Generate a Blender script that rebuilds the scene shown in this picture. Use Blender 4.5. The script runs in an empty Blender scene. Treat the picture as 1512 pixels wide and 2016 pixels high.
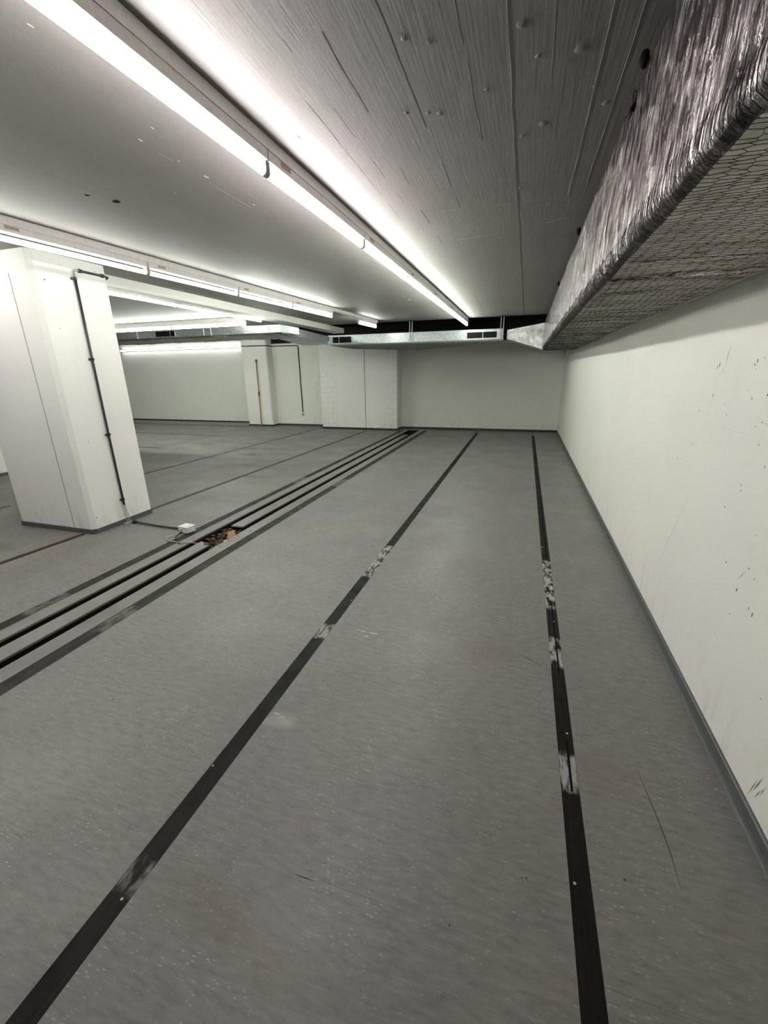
import bpy, bmesh, math, random
from mathutils import Vector, Matrix, Euler, noise as mnoise
rnd = random.Random(7)
SC = bpy.context.scene
C = SC.collection
H = 1.5                                   # camera height (m)
F = 830.02                                # focal length in pixels of the 1512 x 2016 frame
CX, CY = 756.0, 1008.0

# ------------------------------------------------------------------ camera
yaw, pitch, roll = math.radians(17.947), math.radians(-18.407), math.radians(-0.820)
cy, sy, cp, sp = math.cos(yaw), math.sin(yaw), math.cos(pitch), math.sin(pitch)
fwd = Vector((-sy*cp, cy*cp, sp)); rgt = Vector((cy, sy, 0)); upv = rgt.cross(fwd)
cr, sr = math.cos(roll), math.sin(roll)
rgt, upv = cr*rgt + sr*upv, -sr*rgt + cr*upv
cam_d = bpy.data.cameras.new('camera'); cam = bpy.data.objects.new('camera', cam_d); C.objects.link(cam)
cam.matrix_world = Matrix(((rgt.x, upv.x, -fwd.x, 0), (rgt.y, upv.y, -fwd.y, 0), (rgt.z, upv.z, -fwd.z, H), (0, 0, 0, 1)))
cam_d.sensor_fit = 'VERTICAL'; cam_d.sensor_height = 24; cam_d.sensor_width = 18; cam_d.lens = F*24/2016
cam_d.clip_start = 0.02; cam_d.clip_end = 100
SC.camera = cam

# ------------------------------------------------------------------ world, exposure, lamp strength
w = bpy.data.worlds.new('world'); SC.world = w; w.use_nodes = True
w.node_tree.nodes['Background'].inputs[0].default_value = (0, 0, 0, 1)
w.node_tree.nodes['Background'].inputs[1].default_value = 0.0
SC.view_settings.view_transform = 'Standard'; SC.view_settings.look = 'None'
SC.view_settings.gamma = 1; SC.view_settings.use_curve_mapping = False
SC.view_settings.exposure = 1.56
TUBE_W = 26.0                             # emission strength of the fluorescent tubes
TINTS = {'white': (1.0, 0.98, 0.925), 'green': (0.95, 1.0, 0.90), 'pink': (1.0, 0.935, 0.95)}

# ------------------------------------------------------------------ node helpers
class NT:
    def __init__(s, name):
        s.m = bpy.data.materials.new(name); s.m.use_nodes = True
        s.t = s.m.node_tree; s.b = s.t.nodes['Principled BSDF']
    def n(s, typ, **kw):
        nd = s.t.nodes.new(typ)
        for k, v in kw.items(): setattr(nd, k, v)
        return nd
    def put(s, sock, v):
        if isinstance(v, bpy.types.NodeSocket): s.t.links.new(v, sock)
        elif isinstance(v, (tuple, list)) and len(v) == 3 and sock.type == 'RGBA': sock.default_value = (*v, 1)
        else: sock.default_value = v
    def math(s, op, a, b=None, c=None, clamp=False):
        nd = s.n('ShaderNodeMath', operation=op, use_clamp=clamp)
        s.put(nd.inputs[0], a)
        if b is not None: s.put(nd.inputs[1], b)
        if c is not None: s.put(nd.inputs[2], c)
        return nd.outputs[0]
    def pos(s): return s.n('ShaderNodeNewGeometry').outputs['Position']
    def sep(s, v):
        nd = s.n('ShaderNodeSeparateXYZ'); s.put(nd.inputs[0], v); return nd.outputs
    def comb(s, x, y, z):
        nd = s.n('ShaderNodeCombineXYZ')
        for i, v in enumerate((x, y, z)): s.put(nd.inputs[i], v)
        return nd.outputs[0]
    def scale(s, v, k, rot=(0, 0, 0)):
        nd = s.n('ShaderNodeMapping'); s.put(nd.inputs[0], v); nd.inputs['Scale'].default_value = k
        nd.inputs['Rotation'].default_value = rot; return nd.outputs[0]
    def noise(s, v, sc=5, det=3, rough=.5, dist=0):
        nd = s.n('ShaderNodeTexNoise'); s.put(nd.inputs['Vector'], v)
        nd.inputs['Scale'].default_value = sc; nd.inputs['Detail'].default_value = det
        nd.inputs['Roughness'].default_value = rough; nd.inputs['Distortion'].default_value = dist
        return nd.outputs[0]
    def voro(s, v, sc=5, feature='F1', out='Distance', rand=1):
        nd = s.n('ShaderNodeTexVoronoi', feature=feature); s.put(nd.inputs['Vector'], v)
        nd.inputs['Scale'].default_value = sc; nd.inputs['Randomness'].default_value = rand
        return nd.outputs[out]
    def ramp(s, f, a, b, lo=0., hi=1.):
        nd = s.n('ShaderNodeMapRange', clamp=True); s.put(nd.inputs[0], f)
        for i, v in enumerate((a, b, lo, hi)): nd.inputs[i+1].default_value = v
        return nd.outputs[0]
    def mix(s, f, a, b, mode='MIX'):
        nd = s.n('ShaderNodeMix', data_type='RGBA', blend_type=mode)
        s.put(nd.inputs[0], f); s.put(nd.inputs[6], a); s.put(nd.inputs[7], b)
        return nd.outputs[2]
    def bump(s, h, st=.3, d=.01, nrm=None):
        nd = s.n('ShaderNodeBump'); s.put(nd.inputs['Height'], h)
        nd.inputs['Strength'].default_value = st; nd.inputs['Distance'].default_value = d
        if nrm is not None: s.put(nd.inputs['Normal'], nrm)
        return nd.outputs[0]
    def box(s, v, a, b, e=.002):            # 1 inside [a,b]
        return s.math('MULTIPLY', s.ramp(v, a-e, a+e), s.ramp(v, b-e, b+e, 1, 0))
    def done(s, col=None, rough=None, metal=None, nrm=None, spec=None):
        for k, v in (('Base Color', col), ('Roughness', rough), ('Metallic', metal), ('Normal', nrm), ('Specular IOR Level', spec)):
            if v is not None: s.put(s.b.inputs[k], v)
        return s.m

def plain(name, col, rough=.6, metal=0., spec=.5):
    t = NT(name); p = t.pos(); n = t.noise(p, 40, 2)
    c = t.mix(t.ramp(n, .3, .7), tuple(x*.88 for x in col), col)
    return t.done(c, rough, metal, None, spec)

# --- painted walls
def wall_mat(name, base, blocks=()):
    t = NT(name); p = t.pos(); x, y, z = t.sep(p)
    big = t.noise(p, 1.1, 3); mid = t.noise(t.scale(p, (1, 1, .35)), 6, 4)
    c = t.mix(t.ramp(big, .3, .7), tuple(v*.95 for v in base), base)
    c = t.mix(t.ramp(mid, .62, .8, 0, .25), c, (base[0]*.86, base[1]*.85, base[2]*.8))
    nick = t.voro(t.scale(p, (1, 1, .6)), 3.2); k = t.math('MULTIPLY', t.ramp(nick, .015, .024, 1, 0), t.ramp(t.noise(p, 2.5, 1), .5, .55))
    c = t.mix(t.math('MULTIPLY', k, .6), c, (.28, .26, .24))
    low = t.math('MULTIPLY', t.ramp(z, .07, .35, 1, 0), t.ramp(t.noise(t.scale(p, (8, 8, 3)), 1.5, 4), .52, .7))
    c = t.mix(t.math('MULTIPLY', low, .35), c, (.42, .40, .35))
    h = t.math('ADD', t.math('MULTIPLY', t.noise(p, 260, 2), .35), t.math('MULTIPLY', t.noise(p, 9, 3), 1.0))
    # formwork joints at mid height
    jt = t.math('MULTIPLY', t.box(t.math('ADD', z, t.math('MULTIPLY', t.noise(p, 3, 1), .01)), 1.243, 1.247), t.ramp(t.noise(p, .8, 1), .42, .5))
    h = t.math('SUBTRACT', h, t.math('MULTIPLY', jt, .5))
    if blocks:
        br = t.n('ShaderNodeTexBrick'); t.put(br.inputs['Vector'], t.comb(x, z, 0.))
        br.inputs['Scale'].default_value = 1; br.inputs['Brick Width'].default_value = .25
        br.inputs['Row Height'].default_value = .14; br.inputs['Mortar Size'].default_value = .006
        br.inputs['Mortar Smooth'].default_value = .3
        m = None
        for a, b in blocks:
            k = t.box(x, a, b, .01); m = k if m is None else t.math('MAXIMUM', m, k)
        mo = t.math('MULTIPLY', t.math('MULTIPLY', br.outputs['Fac'], m), t.ramp(t.noise(p, 5, 2), .35, .6, .25, 1))
        h = t.math('SUBTRACT', h, t.math('MULTIPLY', mo, 1.2))
        c = t.mix(t.math('MULTIPLY', mo, .45), c, (.45, .44, .40))
    return t.done(c, .62, 0., t.bump(h, .25, .006), .3)
M = {}
M['wall'] = wall_mat('white_wall_paint', (.73, .728, .675))
M['pier'] = wall_mat('painted_blockwork', (.80, .795, .76), ((-5.33, -4.86), (-3.62, -3.1)))
M['column'] = wall_mat('column_paint', (.79, .782, .745))

# --- board-marked concrete ceiling
def ceiling_mat():
    t = NT('ceiling_paint'); p = t.pos(); x, y, z = t.sep(p)
    base = (.275, .262, .246)
    big = t.noise(p, .9, 3)
    c = t.mix(t.ramp(big, .3, .7), tuple(v*.9 for v in base), base)
    board = t.math('FLOOR', t.math('DIVIDE', x, .137)); wn = t.n('ShaderNodeTexWhiteNoise', noise_dimensions='1D'); t.put(wn.inputs['W'], board)
    c = t.mix(t.math('MULTIPLY', wn.outputs[0], .12), c, (.21, .203, .192))
    grain = t.noise(t.scale(p, (60, 2.2, 1)), 1.5, 4, .6)
    c = t.mix(t.ramp(grain, .55, .8, 0, .22), c, (.18, .176, .166))
    spot = t.voro(p, 1.9); k = t.math('MULTIPLY', t.ramp(spot, .02, .035, 1, 0), t.ramp(t.noise(p, 60, 2), .45, .55))
    c = t.mix(t.math('MULTIPLY', k, .7), c, (.2, .19, .18))
    sp2 = t.voro(t.scale(p, (1, .8, 1)), 3.7); k2 = t.math('MULTIPLY', t.ramp(sp2, .015, .03, 1, 0), t.ramp(t.noise(p, 1.3, 1), .5, .56))
    c = t.mix(t.math('MULTIPLY', k2, .6), c, (.6, .59, .57))
    h = t.math('ADD', t.math('MULTIPLY', grain, .5), t.math('MULTIPLY', t.noise(t.scale(p, (1, .5, 1)), 11, 4), 1.0))
    h = t.math('ADD', h, t.math('MULTIPLY', wn.outputs[0], .25))
    return t.done(c, .6, 0., t.bump(h, .42, .0065), .3)
M['ceiling'] = ceiling_mat()
M['dark_void'] = plain('unlit_recess_black', (.018, .017, .015), .9, 0, .1)  # darkness of the unlit recess put into the colour

# --- grey linoleum
def floor_mat():
    t = NT('grey_linoleum'); p = t.pos(); x, y, z = t.sep(p)
    base = (.190, .186, .166)
    c = t.mix(t.ramp(t.noise(p, 1.0, 4, .6), .35, .68), (.165, .155, .146), base)
    c = t.mix(t.ramp(t.noise(p, .45, 2), .42, .6, 0, .5), c, (.172, .178, .162))
    mar = t.noise(t.scale(p, (13, 58, 1), (0, 0, .12)), 1.0, 6, .74)
    c = t.mix(t.ramp(mar, .49, .68, 0, .7), c, (.10, .097, .090))
    c = t.mix(t.ramp(mar, .46, .32, 0, .5), c, (.26, .255, .24))
    # pale flecks, drawn out along the width of the room
    pw = t.math('MULTIPLY', t.noise(p, 20, 1), .02)
    v2 = t.comb(t.math('MULTIPLY', t.math('ADD', x, pw), 30.), t.math('MULTIPLY', t.math('ADD', y, t.math('MULTIPLY', pw, .4)), 100.), 0.)
    fl = t.voro(v2, 1.0); den = t.noise(p, 3.2, 4, .6)
    k = t.math('MULTIPLY', t.ramp(fl, .10, .22, 1, 0), t.ramp(den, .40, .62))
    c = t.mix(t.math('MULTIPLY', k, .5), c, (.50, .49, .465))
    v3 = t.comb(t.math('MULTIPLY', x, 45.), t.math('MULTIPLY', y, 70.), 3.)
    fd = t.voro(v3, 1.0); k = t.math('MULTIPLY', t.ramp(fd, .08, .16, 1, 0), t.ramp(t.noise(p, 4.1, 3), .55, .66))
    c = t.mix(t.math('MULTIPLY', k, .6), c, (.05, .048, .045))
    # smudges where they lie in the room: x, y, rx, ry, colour, amount
    for (sx, sy, rx, ry, col, am) in ((-.80, .62, .24, .10, (.13, .105, .075), .5), (-.50, .56, .22, .08, (.14, .11, .08), .4), (-1.35, 1.42, .35, .13, (.15, .14, .105), .5),
            (-1.32, 2.06, .3, .05, (.14, .13, .10), .4), (-.1, 2.07, .28, .10, (.15, .12, .09), .5), (-.93, 1.30, .10, .05, (.42, .41, .38), .5),
            (-3.9, 4.7, .8, .35, (.29, .30, .28), .45), (-3.4, 3.9, .8, .3, (.27, .28, .26), .4), (-5.2, 6.4, 1.3, .5, (.28, .29, .27), .4),
            (-5.3, 7.6, .9, .16, (.06, .06, .05), .8), (-6.0, 8.2, 1.1, .16, (.07, .07, .06), .75), (-3.9, 5.4, .35, .08, (.06, .06, .05), .8), (-5.0, 7.0, .35, .13, (.03, .03, .025), .85), (-6.6, 9.2, .5, .1, (.05, .05, .045), .8), (-3.6, 10.2, .9, .12, (.05, .05, .045), .8), (-4.4, 6.1, .6, .2, (.10, .10, .085), .7), (-6.8, 7.9, .5, .1, (.04, .04, .035), .8),
            (-4.75, 2.35, .5, .12, (.10, .07, .035), .75), (.38, 1.42, .16, .14, (.16, .12, .10), .4), (-2.0, 1.9, .4, .15, (.16, .155, .125), .5), (-4.0, 9.9, .8, .15, (.07, .07, .06), .5)):
        dx = t.math('DIVIDE', t.math('SUBTRACT', x, sx), rx); dy = t.math('DIVIDE', t.math('SUBTRACT', y, sy), ry)
        d = t.math('ADD', t.math('MULTIPLY', dx, dx), t.math('MULTIPLY', dy, dy))
        n = t.noise(t.scale(p, (1, 2.2, 1)), 6.5, 4, .65)
        k = t.math('MULTIPLY', t.ramp(t.math('ADD', d, t.math('MULTIPLY', n, -2.2)), -1.5, -.1, 1, 0), am)
        c = t.mix(k, c, col)
    # welded sheet seams across the room
    for yy in (.775, 2.62, 4.6, 6.5, 8.4):
        wob = t.math('ADD', y, t.math('MULTIPLY', t.noise(p, 1.2, 1), .01))
        k = t.math('MULTIPLY', t.box(wob, yy+.003, yy+.0055, .0012), t.ramp(t.noise(p, 3, 2), .38, .6))
        c = t.mix(t.math('MULTIPLY', k, .6), c, (.07, .068, .06))
    r = t.ramp(t.noise(p, 2.2, 4, .6), .3, .7, .36, .56)
    h = t.math('ADD', t.math('MULTIPLY', t.noise(p, 3.0, 2), 1.), t.math('MULTIPLY', mar, .12))
    return t.done(c, r, 0., t.bump(h, .18, .012), .45)
M['floor'] = floor_mat()

# --- dark rubber cover strips with worn and plastered stretches (y ranges)
def strip_mat(name, base, patches, rusty=False):
    t = NT(name); p = t.pos(); x, y, z = t.sep(p)
    c = t.mix(t.ramp(t.noise(t.scale(p, (60, 1.6, 1)), 1.5, 4, .7), .35, .7), tuple(v*.6 for v in base), tuple(v*1.5 for v in base))
    c = t.mix(t.ramp(t.noise(p, 2.3, 3), .55, .75, 0, .6), c, tuple(v*2.4 for v in base))
    for a, b, am in patches:
        k = t.math('MULTIPLY', t.box(t.math('ADD', y, t.math('MULTIPLY', t.noise(p, 30, 2), .05)), a+.02, b+.02, .015), t.ramp(t.noise(t.scale(p, (1, .35, 1)), 34, 4, .6), .40, .56))
        c = t.mix(t.math('MULTIPLY', k, am), c, (.42, .41, .38))
    d = t.voro(t.scale(p, (1, .5, 1)), 5.0); c = t.mix(t.ramp(d, .035, .05, .55, 0), c, (.40, .39, .36))
    if rusty: c = t.mix(t.ramp(t.noise(p, 6, 3), .35, .6), c, (.055, .030, .012))
    return t.done(c, t.ramp(t.noise(p, 9, 3), .3, .7, .45, .7), 0., t.bump(t.noise(t.scale(p, (80, 3, 1)), 1.5, 3), .3, .003), .14)
M['strip_right'] = strip_mat('dark_strip_plastered', (.0065, .0055, .0045), ((2.66, 3.43, .85), (2.06, 2.33, .75), (1.33, 1.49, .7), (.0, .0, 0)))
M['strip_mid'] = strip_mat('dark_strip_worn', (.0078, .0074, .0062), ((2.76, 3.38, .8), (1.93, 2.07, .7), (.58, .66, .4)))
M['strip_grey'] = strip_mat('grey_strip', (.027, .027, .023), ((1.6, 1.9, .25), (5.2, 5.6, .3)))
M['strip_far'] = strip_mat('far_strip', (.060, .060, .052), ())
M['strip_rust'] = strip_mat('rusty_strip', (.035, .022, .012), (), True)
M['slot'] = plain('black_slot', (.012, .011, .010), .8, 0, .2)
M['groove'] = plain('black_groove', (.006, .006, .005), .9, 0, .1)
M['base_dark'] = plain('dark_baseboard', (.022, .024, .024), .5)  # darker tone for the baseboards along the back wall and piers
M['base'] = plain('grey_plastic_baseboard', (.085, .092, .092), .42)
M['rail'] = plain('white_enamel_steel', (.62, .61, .59), .38)
M['batten'] = plain('white_enamel_batten', (.62, .60, .57), .38)
M['holder'] = plain('lamp_holder_plastic', (.50, .49, .47), .4)
M['sticker'] = plain('aged_brown_label', (.36, .25, .15), .6)
M['pipe'] = plain('dark_grey_conduit', (.030, .038, .040), .35)
M['clip'] = plain('black_pipe_clip', (.014, .015, .016), .4)
M['cable'] = plain('pale_grey_cable', (.42, .42, .41), .5)
M['boxw'] = plain('white_junction_box', (.80, .80, .79), .35)
M['socket'] = plain('white_socket', (.74, .74, .72), .35)
M['wire'] = plain('dark_binding_wire', (.022, .018, .015), .5, .3)
M['wood'] = plain('raw_wood_pole', (.42, .25, .09), .6)
M['woodd'] = plain('dark_wood_joint', (.10, .055, .025), .6)
M['rubble'] = plain('brown_rubble', (.13, .085, .05), .85)
M['rubble2'] = plain('pale_chip', (.45, .42, .36), .8)
M['rubble3'] = plain('orange_fibreboard', (.28, .155, .065), .7)
M['trench'] = plain('near_black_trench', (.014, .011, .009), .9, 0, .1)  # near-black tone for the trench floor, sides and plate bearers
M['brkt'] = plain('black_bracket', (.010, .010, .010), .8, 0, .1)
M['hanger'] = plain('galvanised_hanger', (.42, .43, .44), .4, .8)
M['grille'] = plain('dark_grille', (.015, .018, .022), .35, .3)
M['scuff'] = plain('black_scuff', (.02, .018, .018), .7)
M['scuffl'] = plain('grey_scuff', (.22, .20, .18), .7)
M['seam'] = plain('ceiling_fin', (.29, .278, .26), .6)
M['crack'] = plain('ceiling_crack', (.07, .066, .06), .8)
M['screw'] = plain('steel_screw', (.6, .6, .6), .3, .9)

def plate_mat():
    t = NT('painted_cover_plate'); p = t.pos()
    c = t.mix(t.ramp(t.noise(p, 3, 4), .35, .7), (.155, .152, .138), (.205, .203, .186))
    c = t.mix(t.ramp(t.noise(t.scale(p, (40, 4, 1)), 1.5, 3), .6, .8, 0, .4), c, (.34, .335, .31))
    return t.done(c, .42, 0., t.bump(t.noise(p, 14, 2), .15, .003), .5)
M['plate'] = plate_mat()

def foil_mat(name, col, rough, wr=1.0, dirt=.4, diag=0., metal=.96, bd=1., dk=.6):
    t = NT(name); p = t.pos(); x, y, z = t.sep(p)
    wz = t.comb(t.math('MULTIPLY', x, 8.), t.math('ADD', t.math('MULTIPLY', y, 52.), t.math('MULTIPLY', t.noise(p, 6, 2), 5.)), t.math('MULTIPLY', z, 8.))
    n1 = t.noise(wz, 1.0, 5, .66, .4)
    lg = t.noise(t.scale(p, (3, 17, 3)), 1.0, 3, .6, .5)
    cr = t.math('ABSOLUTE', t.math('SUBTRACT', n1, .5))                      # sharp creases
    n3 = t.noise(p, 9, 4)
    h = t.math('ADD', t.math('MULTIPLY', cr, -1.6), t.math('ADD', t.math('MULTIPLY', n1, .8), t.math('ADD', t.math('MULTIPLY', n3, .5), t.math('MULTIPLY', lg, 2.2))))
    glint_streak = t.math('ADD', t.math('MULTIPLY', t.noise(t.scale(p, (7, 75, 7)), 1.0, 5, .7, .6), .55), t.math('MULTIPLY', t.noise(t.scale(p, (4, 22, 4)), 1.0, 3, .7, .6), .45))
    c = t.mix(t.ramp(glint_streak, .44, .58), tuple(v*dk for v in col), col)  # bright and dark glint streaks painted into the foil colour
    c = t.mix(t.ramp(t.noise(p, 2.2, 4, .65), .45, .72, 0, dirt), c, (.24, .20, .17))
    c = t.mix(t.ramp(t.noise(t.scale(p, (5, 16, 5)), 1.8, 4, .7), .58, .75, 0, dirt), c, (.13, .105, .09))
    hole = t.voro(t.scale(p, (1, 1.6, .6)), 9); c = t.mix(t.ramp(hole, .05, .08, .75, 0), c, (.02, .018, .016))
    return t.done(c, rough, metal, t.bump(h, wr, .016*bd), .5)
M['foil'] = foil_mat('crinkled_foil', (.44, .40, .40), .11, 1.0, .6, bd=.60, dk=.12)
M['foil_soft'] = foil_mat('floor_lit_foil', (.72, .68, .60), .5, .6, .4, 0., .45, dk=.7)  # light off the floor put into a paler, less metallic foil
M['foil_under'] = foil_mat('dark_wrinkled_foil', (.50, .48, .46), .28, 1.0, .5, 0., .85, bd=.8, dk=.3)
M['foil_bright'] = foil_mat('tube_lit_foil', (.97, .97, .98), .36, .9, .05, 0., .35, bd=.7, dk=.62)  # shine of the tubes on the taper put into a brighter foil colour

def galv_mat():
    t = NT('galvanised_sheet'); p = t.pos()
    v = t.voro(t.scale(p, (1, 1, 1)), 34, out='Color'); s = t.sep(v)[0]
    c = t.mix(t.ramp(s, 0., 1.), (.36, .39, .40), (.54, .57, .58))
    c = t.mix(t.ramp(t.noise(p, 3, 4), .5, .75, 0, .35), c, (.34, .37, .38))
    return t.done(c, t.ramp(s, 0, 1, .30, .46), .85, t.bump(t.noise(p, 6, 2), .2, .01), .5)
M['galv'] = galv_mat()
M['belly'] = plain('grey_insulation_board', (.30, .29, .26), .7)

def tube_mat(k):
    t = NT('fluorescent_tube_'+k); t.b.inputs['Base Color'].default_value = (.9, .9, .9, 1)
    t.b.inputs['Emission Color'].default_value = (*TINTS[k], 1); t.b.inputs['Emission Strength'].default_value = TUBE_W
    return t.m
TINTS['dim'] = (.86, .825, .81)
TINTS['soft'] = (.66, .70, .63)
TINTS['softer'] = (.16, .155, .16)
TINTS['low'] = (.37, .38, .35)
TINTS['mid'] = (.82, .87, .78)
TINTS['strong'] = (1.55, 1.68, 1.48)
for k in TINTS: M['tube_'+k] = tube_mat(k)

# ------------------------------------------------------------------ mesh helpers
class MB:
    def __init__(s): s.v = []; s.f = []; s.sm = False
    def box(s, x0, x1, y0, y1, z0, z1):
        b = len(s.v)
        s.v += [(x0, y0, z0), (x1, y0, z0), (x1, y1, z0), (x0, y1, z0), (x0, y0, z1), (x1, y0, z1), (x1, y1, z1), (x0, y1, z1)]
        s.f += [tuple(b+i for i in q) for q in ((3, 2, 1, 0), (4, 5, 6, 7), (0, 1, 5, 4), (1, 2, 6, 5), (2, 3, 7, 6), (3, 0, 4, 7))]
        return s
    def prism(s, pts, a, b, axis='z'):       # pts: 2D outline (ccw), extruded a..b
        n = len(pts); o = len(s.v)
        for t in (a, b):
            for (p, q) in pts:
                s.v.append({'z': (p, q, t), 'y': (p, t, q), 'x': (t, p, q)}[axis])
        s.f.append(tuple(o+i for i in reversed(range(n)))); s.f.append(tuple(o+n+i for i in range(n)))
        for i in range(n): j = (i+1) % n; s.f.append((o+i, o+j, o+n+j, o+n+i))
        return s
    def tube(s, pts, r, seg=12, cap=True, jit=0):
        pts = [Vector(p) for p in pts]; n = len(pts); rings = []
        up = Vector((0, 0, 1))
        for i, p in enumerate(pts):
            d = (pts[min(i+1, n-1)] - pts[max(i-1, 0)]).normalized()
            a = d.cross(up)
            if a.length < .2: a = d.cross(Vector((0, 1, 0)))
            a.normalize(); b = d.cross(a); o = len(s.v); rings.append(o)
            rr = r[i] if isinstance(r, (list, tuple)) else r
            for k in range(seg):
                t = 2*math.pi*k/seg
                s.v.append(tuple(p + (a*math.cos(t) + b*math.sin(t))*rr))
        for i in range(n-1):
            for k in range(seg):
                j = (k+1) % seg; s.f.append((rings[i]+k, rings[i]+j, rings[i+1]+j, rings[i+1]+k))
        if cap:
            s.f.append(tuple(rings[0]+k for k in reversed(range(seg)))); s.f.append(tuple(rings[-1]+k for k in range(seg)))
        return s
    def build(s, name, m, parent=None, bevel=0, smooth=False, **props):
        me = bpy.data.meshes.new(name); me.from_pydata(s.v, [], s.f); me.update()
        me.materials.append(M[m] if isinstance(m, str) else m)
        bm = bmesh.new(); bm.from_mesh(me); bmesh.ops.recalc_face_normals(bm, faces=bm.faces)
        if bevel: bmesh.ops.bevel(bm, geom=[e for e in bm.edges if len(e.link_faces) == 2 and e.calc_face_angle(0) > .6], offset=bevel, segments=2, profile=.6, affect='EDGES')
        bm.to_mesh(me); bm.free()
        if smooth:
            for p in me.polygons: p.use_smooth = True
        o = bpy.data.objects.new(name, me); C.objects.link(o)
        if parent is not None: o.parent = parent
        for k, v in props.items(): o[k] = v
        return o
def box(name, m, dims, parent=None, bevel=0, **kw): return MB().box(*dims).build(name, m, parent, bevel, **kw)
def thing(name, label, cat, loc=(0, 0, 0), rot=(0, 0, 0), group=None):
    o = bpy.data.objects.new(name, None); o.empty_display_size = .1; C.objects.link(o); o.location = loc; o.rotation_euler = rot
    o['label'] = label; o['category'] = cat
    if group: o['group'] = group
    return o
def tag(o, label, cat, group=None, kind=None):
    o['label'] = label; o['category'] = cat
    if group: o['group'] = group
    if kind: o['kind'] = kind
    return o
def local(m, loc): m.v = [(a-loc[0], b-loc[1], c-loc[2]) for a, b, c in m.v]; return m
ST = dict(kind='structure')
arc = lambda c, r, a0, a1, n: [(c[0]+r*math.cos(a0+(a1-a0)*i/n), c[1]+r*math.sin(a0+(a1-a0)*i/n)) for i in range(n+1)]

# ================================================================== THE ROOM
XR = .86; XL = -15.0; YB = 11.42; YB2 = 11.75; YF = -7.0; ZC = 2.5; YE = 9.35
TX0, TX1 = -2.985, -2.448                  # trench
# floor slab as cells: sunk where the trench and the strip grooves lie
sunk = [  # x0,x1,y0,y1,z
    (TX0, TX1, YF, 11.12, -.07), (-3.082, TX0, YF, 11.12, -.004), (TX1, -2.348, YF, 11.12, -.004),
    (-1.080, -1.004, YF, 10.93, -.005), (.259, .323, YF, 10.76, -.006)]
xs = sorted({XL, XR, *[v for s in sunk for v in s[:2]]}); ys = sorted({YF, YB2, *[v for s in sunk for v in s[2:4]]})
def zc(i, j):
    if i < 0 or j < 0 or i >= len(xs)-1 or j >= len(ys)-1: return 0
    x, y = (xs[i]+xs[i+1])/2, (ys[j]+ys[j+1])/2
    for a, b, c, d, z in sunk:
        if a < x < b and c < y < d: return z
    return 0
fm = MB()
for i in range(len(xs)-1):
    for j in range(len(ys)-1):
        z = zc(i, j); x0, x1, y0, y1 = xs[i], xs[i+1], ys[j], ys[j+1]; o = len(fm.v)
        fm.v += [(x0, y0, z), (x1, y0, z), (x1, y1, z), (x0, y1, z)]; fm.f.append((o, o+1, o+2, o+3))
        for (a, b, zn) in (((x1, y0), (x1, y1), zc(i+1, j)), ((x0, y1), (x1, y1), zc(i, j+1))):
            if abs(z-zn) > 1e-6:
                o = len(fm.v); fm.v += [(*a, z), (*b, z), (*b, zn), (*a, zn)]; fm.f.append((o, o+1, o+2, o+3))
fm.box(XL, XR, YF, YB2, -.25, -.2)
floor = fm.build('floor', 'floor', **ST)
tl = MB(); tl.box(TX0+.001, TX1-.001, YF, 11.11, -.068, -.062); tl.box(TX0+.001, TX0+.004, YF, 11.11, -.062, -.012); tl.box(TX1-.004, TX1-.001, YF, 11.11, -.062, -.012); tl.box(TX0+.004, TX1-.004, 11.09, 11.11, -.062, -.004); tl.build('trench_lining', 'trench', floor)

box('wall_right', 'wall', (XR, XR+.25, YF, YB, -.2, 3.1), **ST)
wr = bpy.data.objects['wall_right']
box('wall_back', 'wall', (-7.84, XR+.25, YB, YB+.3, -.2, 3.1), **ST)
box('wall_back_left', 'wall', (XL, -7.5, YB2, YB2+.3, -.2, 3.1), **ST)
box('wall_left', 'wall', (XL-.25, XL, YF, YB2+.3, -.2, 3.1), **ST)
box('wall_front', 'wall', (XL, XR+.25, YF-.25, YF, -.2, 3.1), **ST)
cm = MB(); cm.box(XL, XR, YF, YE, ZC, 3.1); cm.box(XL, -7.84, YE, YB2, ZC, 3.1)
ceil = cm.build('ceiling', 'ceiling', **ST)
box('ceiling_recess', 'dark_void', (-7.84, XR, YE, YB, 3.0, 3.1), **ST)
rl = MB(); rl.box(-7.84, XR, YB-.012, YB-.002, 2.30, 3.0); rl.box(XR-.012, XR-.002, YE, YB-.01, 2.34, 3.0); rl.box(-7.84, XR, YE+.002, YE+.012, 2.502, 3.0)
rl.build('recess_shade_lining', 'dark_void', **ST)  # near-black sheets that paint the recess shade over the upper walls

# baseboards with a small cove foot
def skirt(name, pts, h=.065, t=.012, mat='base', **kw):  # pts: polyline of wall feet, room side on the left of travel
    m = MB(); prof = [(0, 0), (t+.010, 0), (t+.004, .008), (t, .02), (t, h-.004), (t-.004, h), (0, h)]
    n = len(pts); rows = []
    for i in range(n):
        P = Vector(pts[i])
        d0 = (P-Vector(pts[i-1])).normalized() if i else None; d1 = (Vector(pts[i+1])-P).normalized() if i < n-1 else None
        if d0 is None: nn = Vector((-d1.y, d1.x))
        elif d1 is None: nn = Vector((-d0.y, d0.x))
        else:
            a = Vector((-d0.y, d0.x)); b = Vector((-d1.y, d1.x)); nn = (a+b); nn = nn/(nn.length_squared/2)
        rows.append(len(m.v))
        for (u, z) in prof: m.v.append((P.x+nn.x*u, P.y+nn.y*u, z))
    k = len(prof)
    for i in range(n-1):
        for j in range(k-1): m.f.append((rows[i]+j, rows[i]+j+1, rows[i+1]+j+1, rows[i+1]+j))
    return m.build(name, mat, **kw)
skirt('baseboard_right', [(XR, YF), (XR, YB)], .066, **ST)
skirt('baseboard_back', [(XR, YB), (-3.15, YB)], .055, mat='base_dark', **ST)
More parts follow.
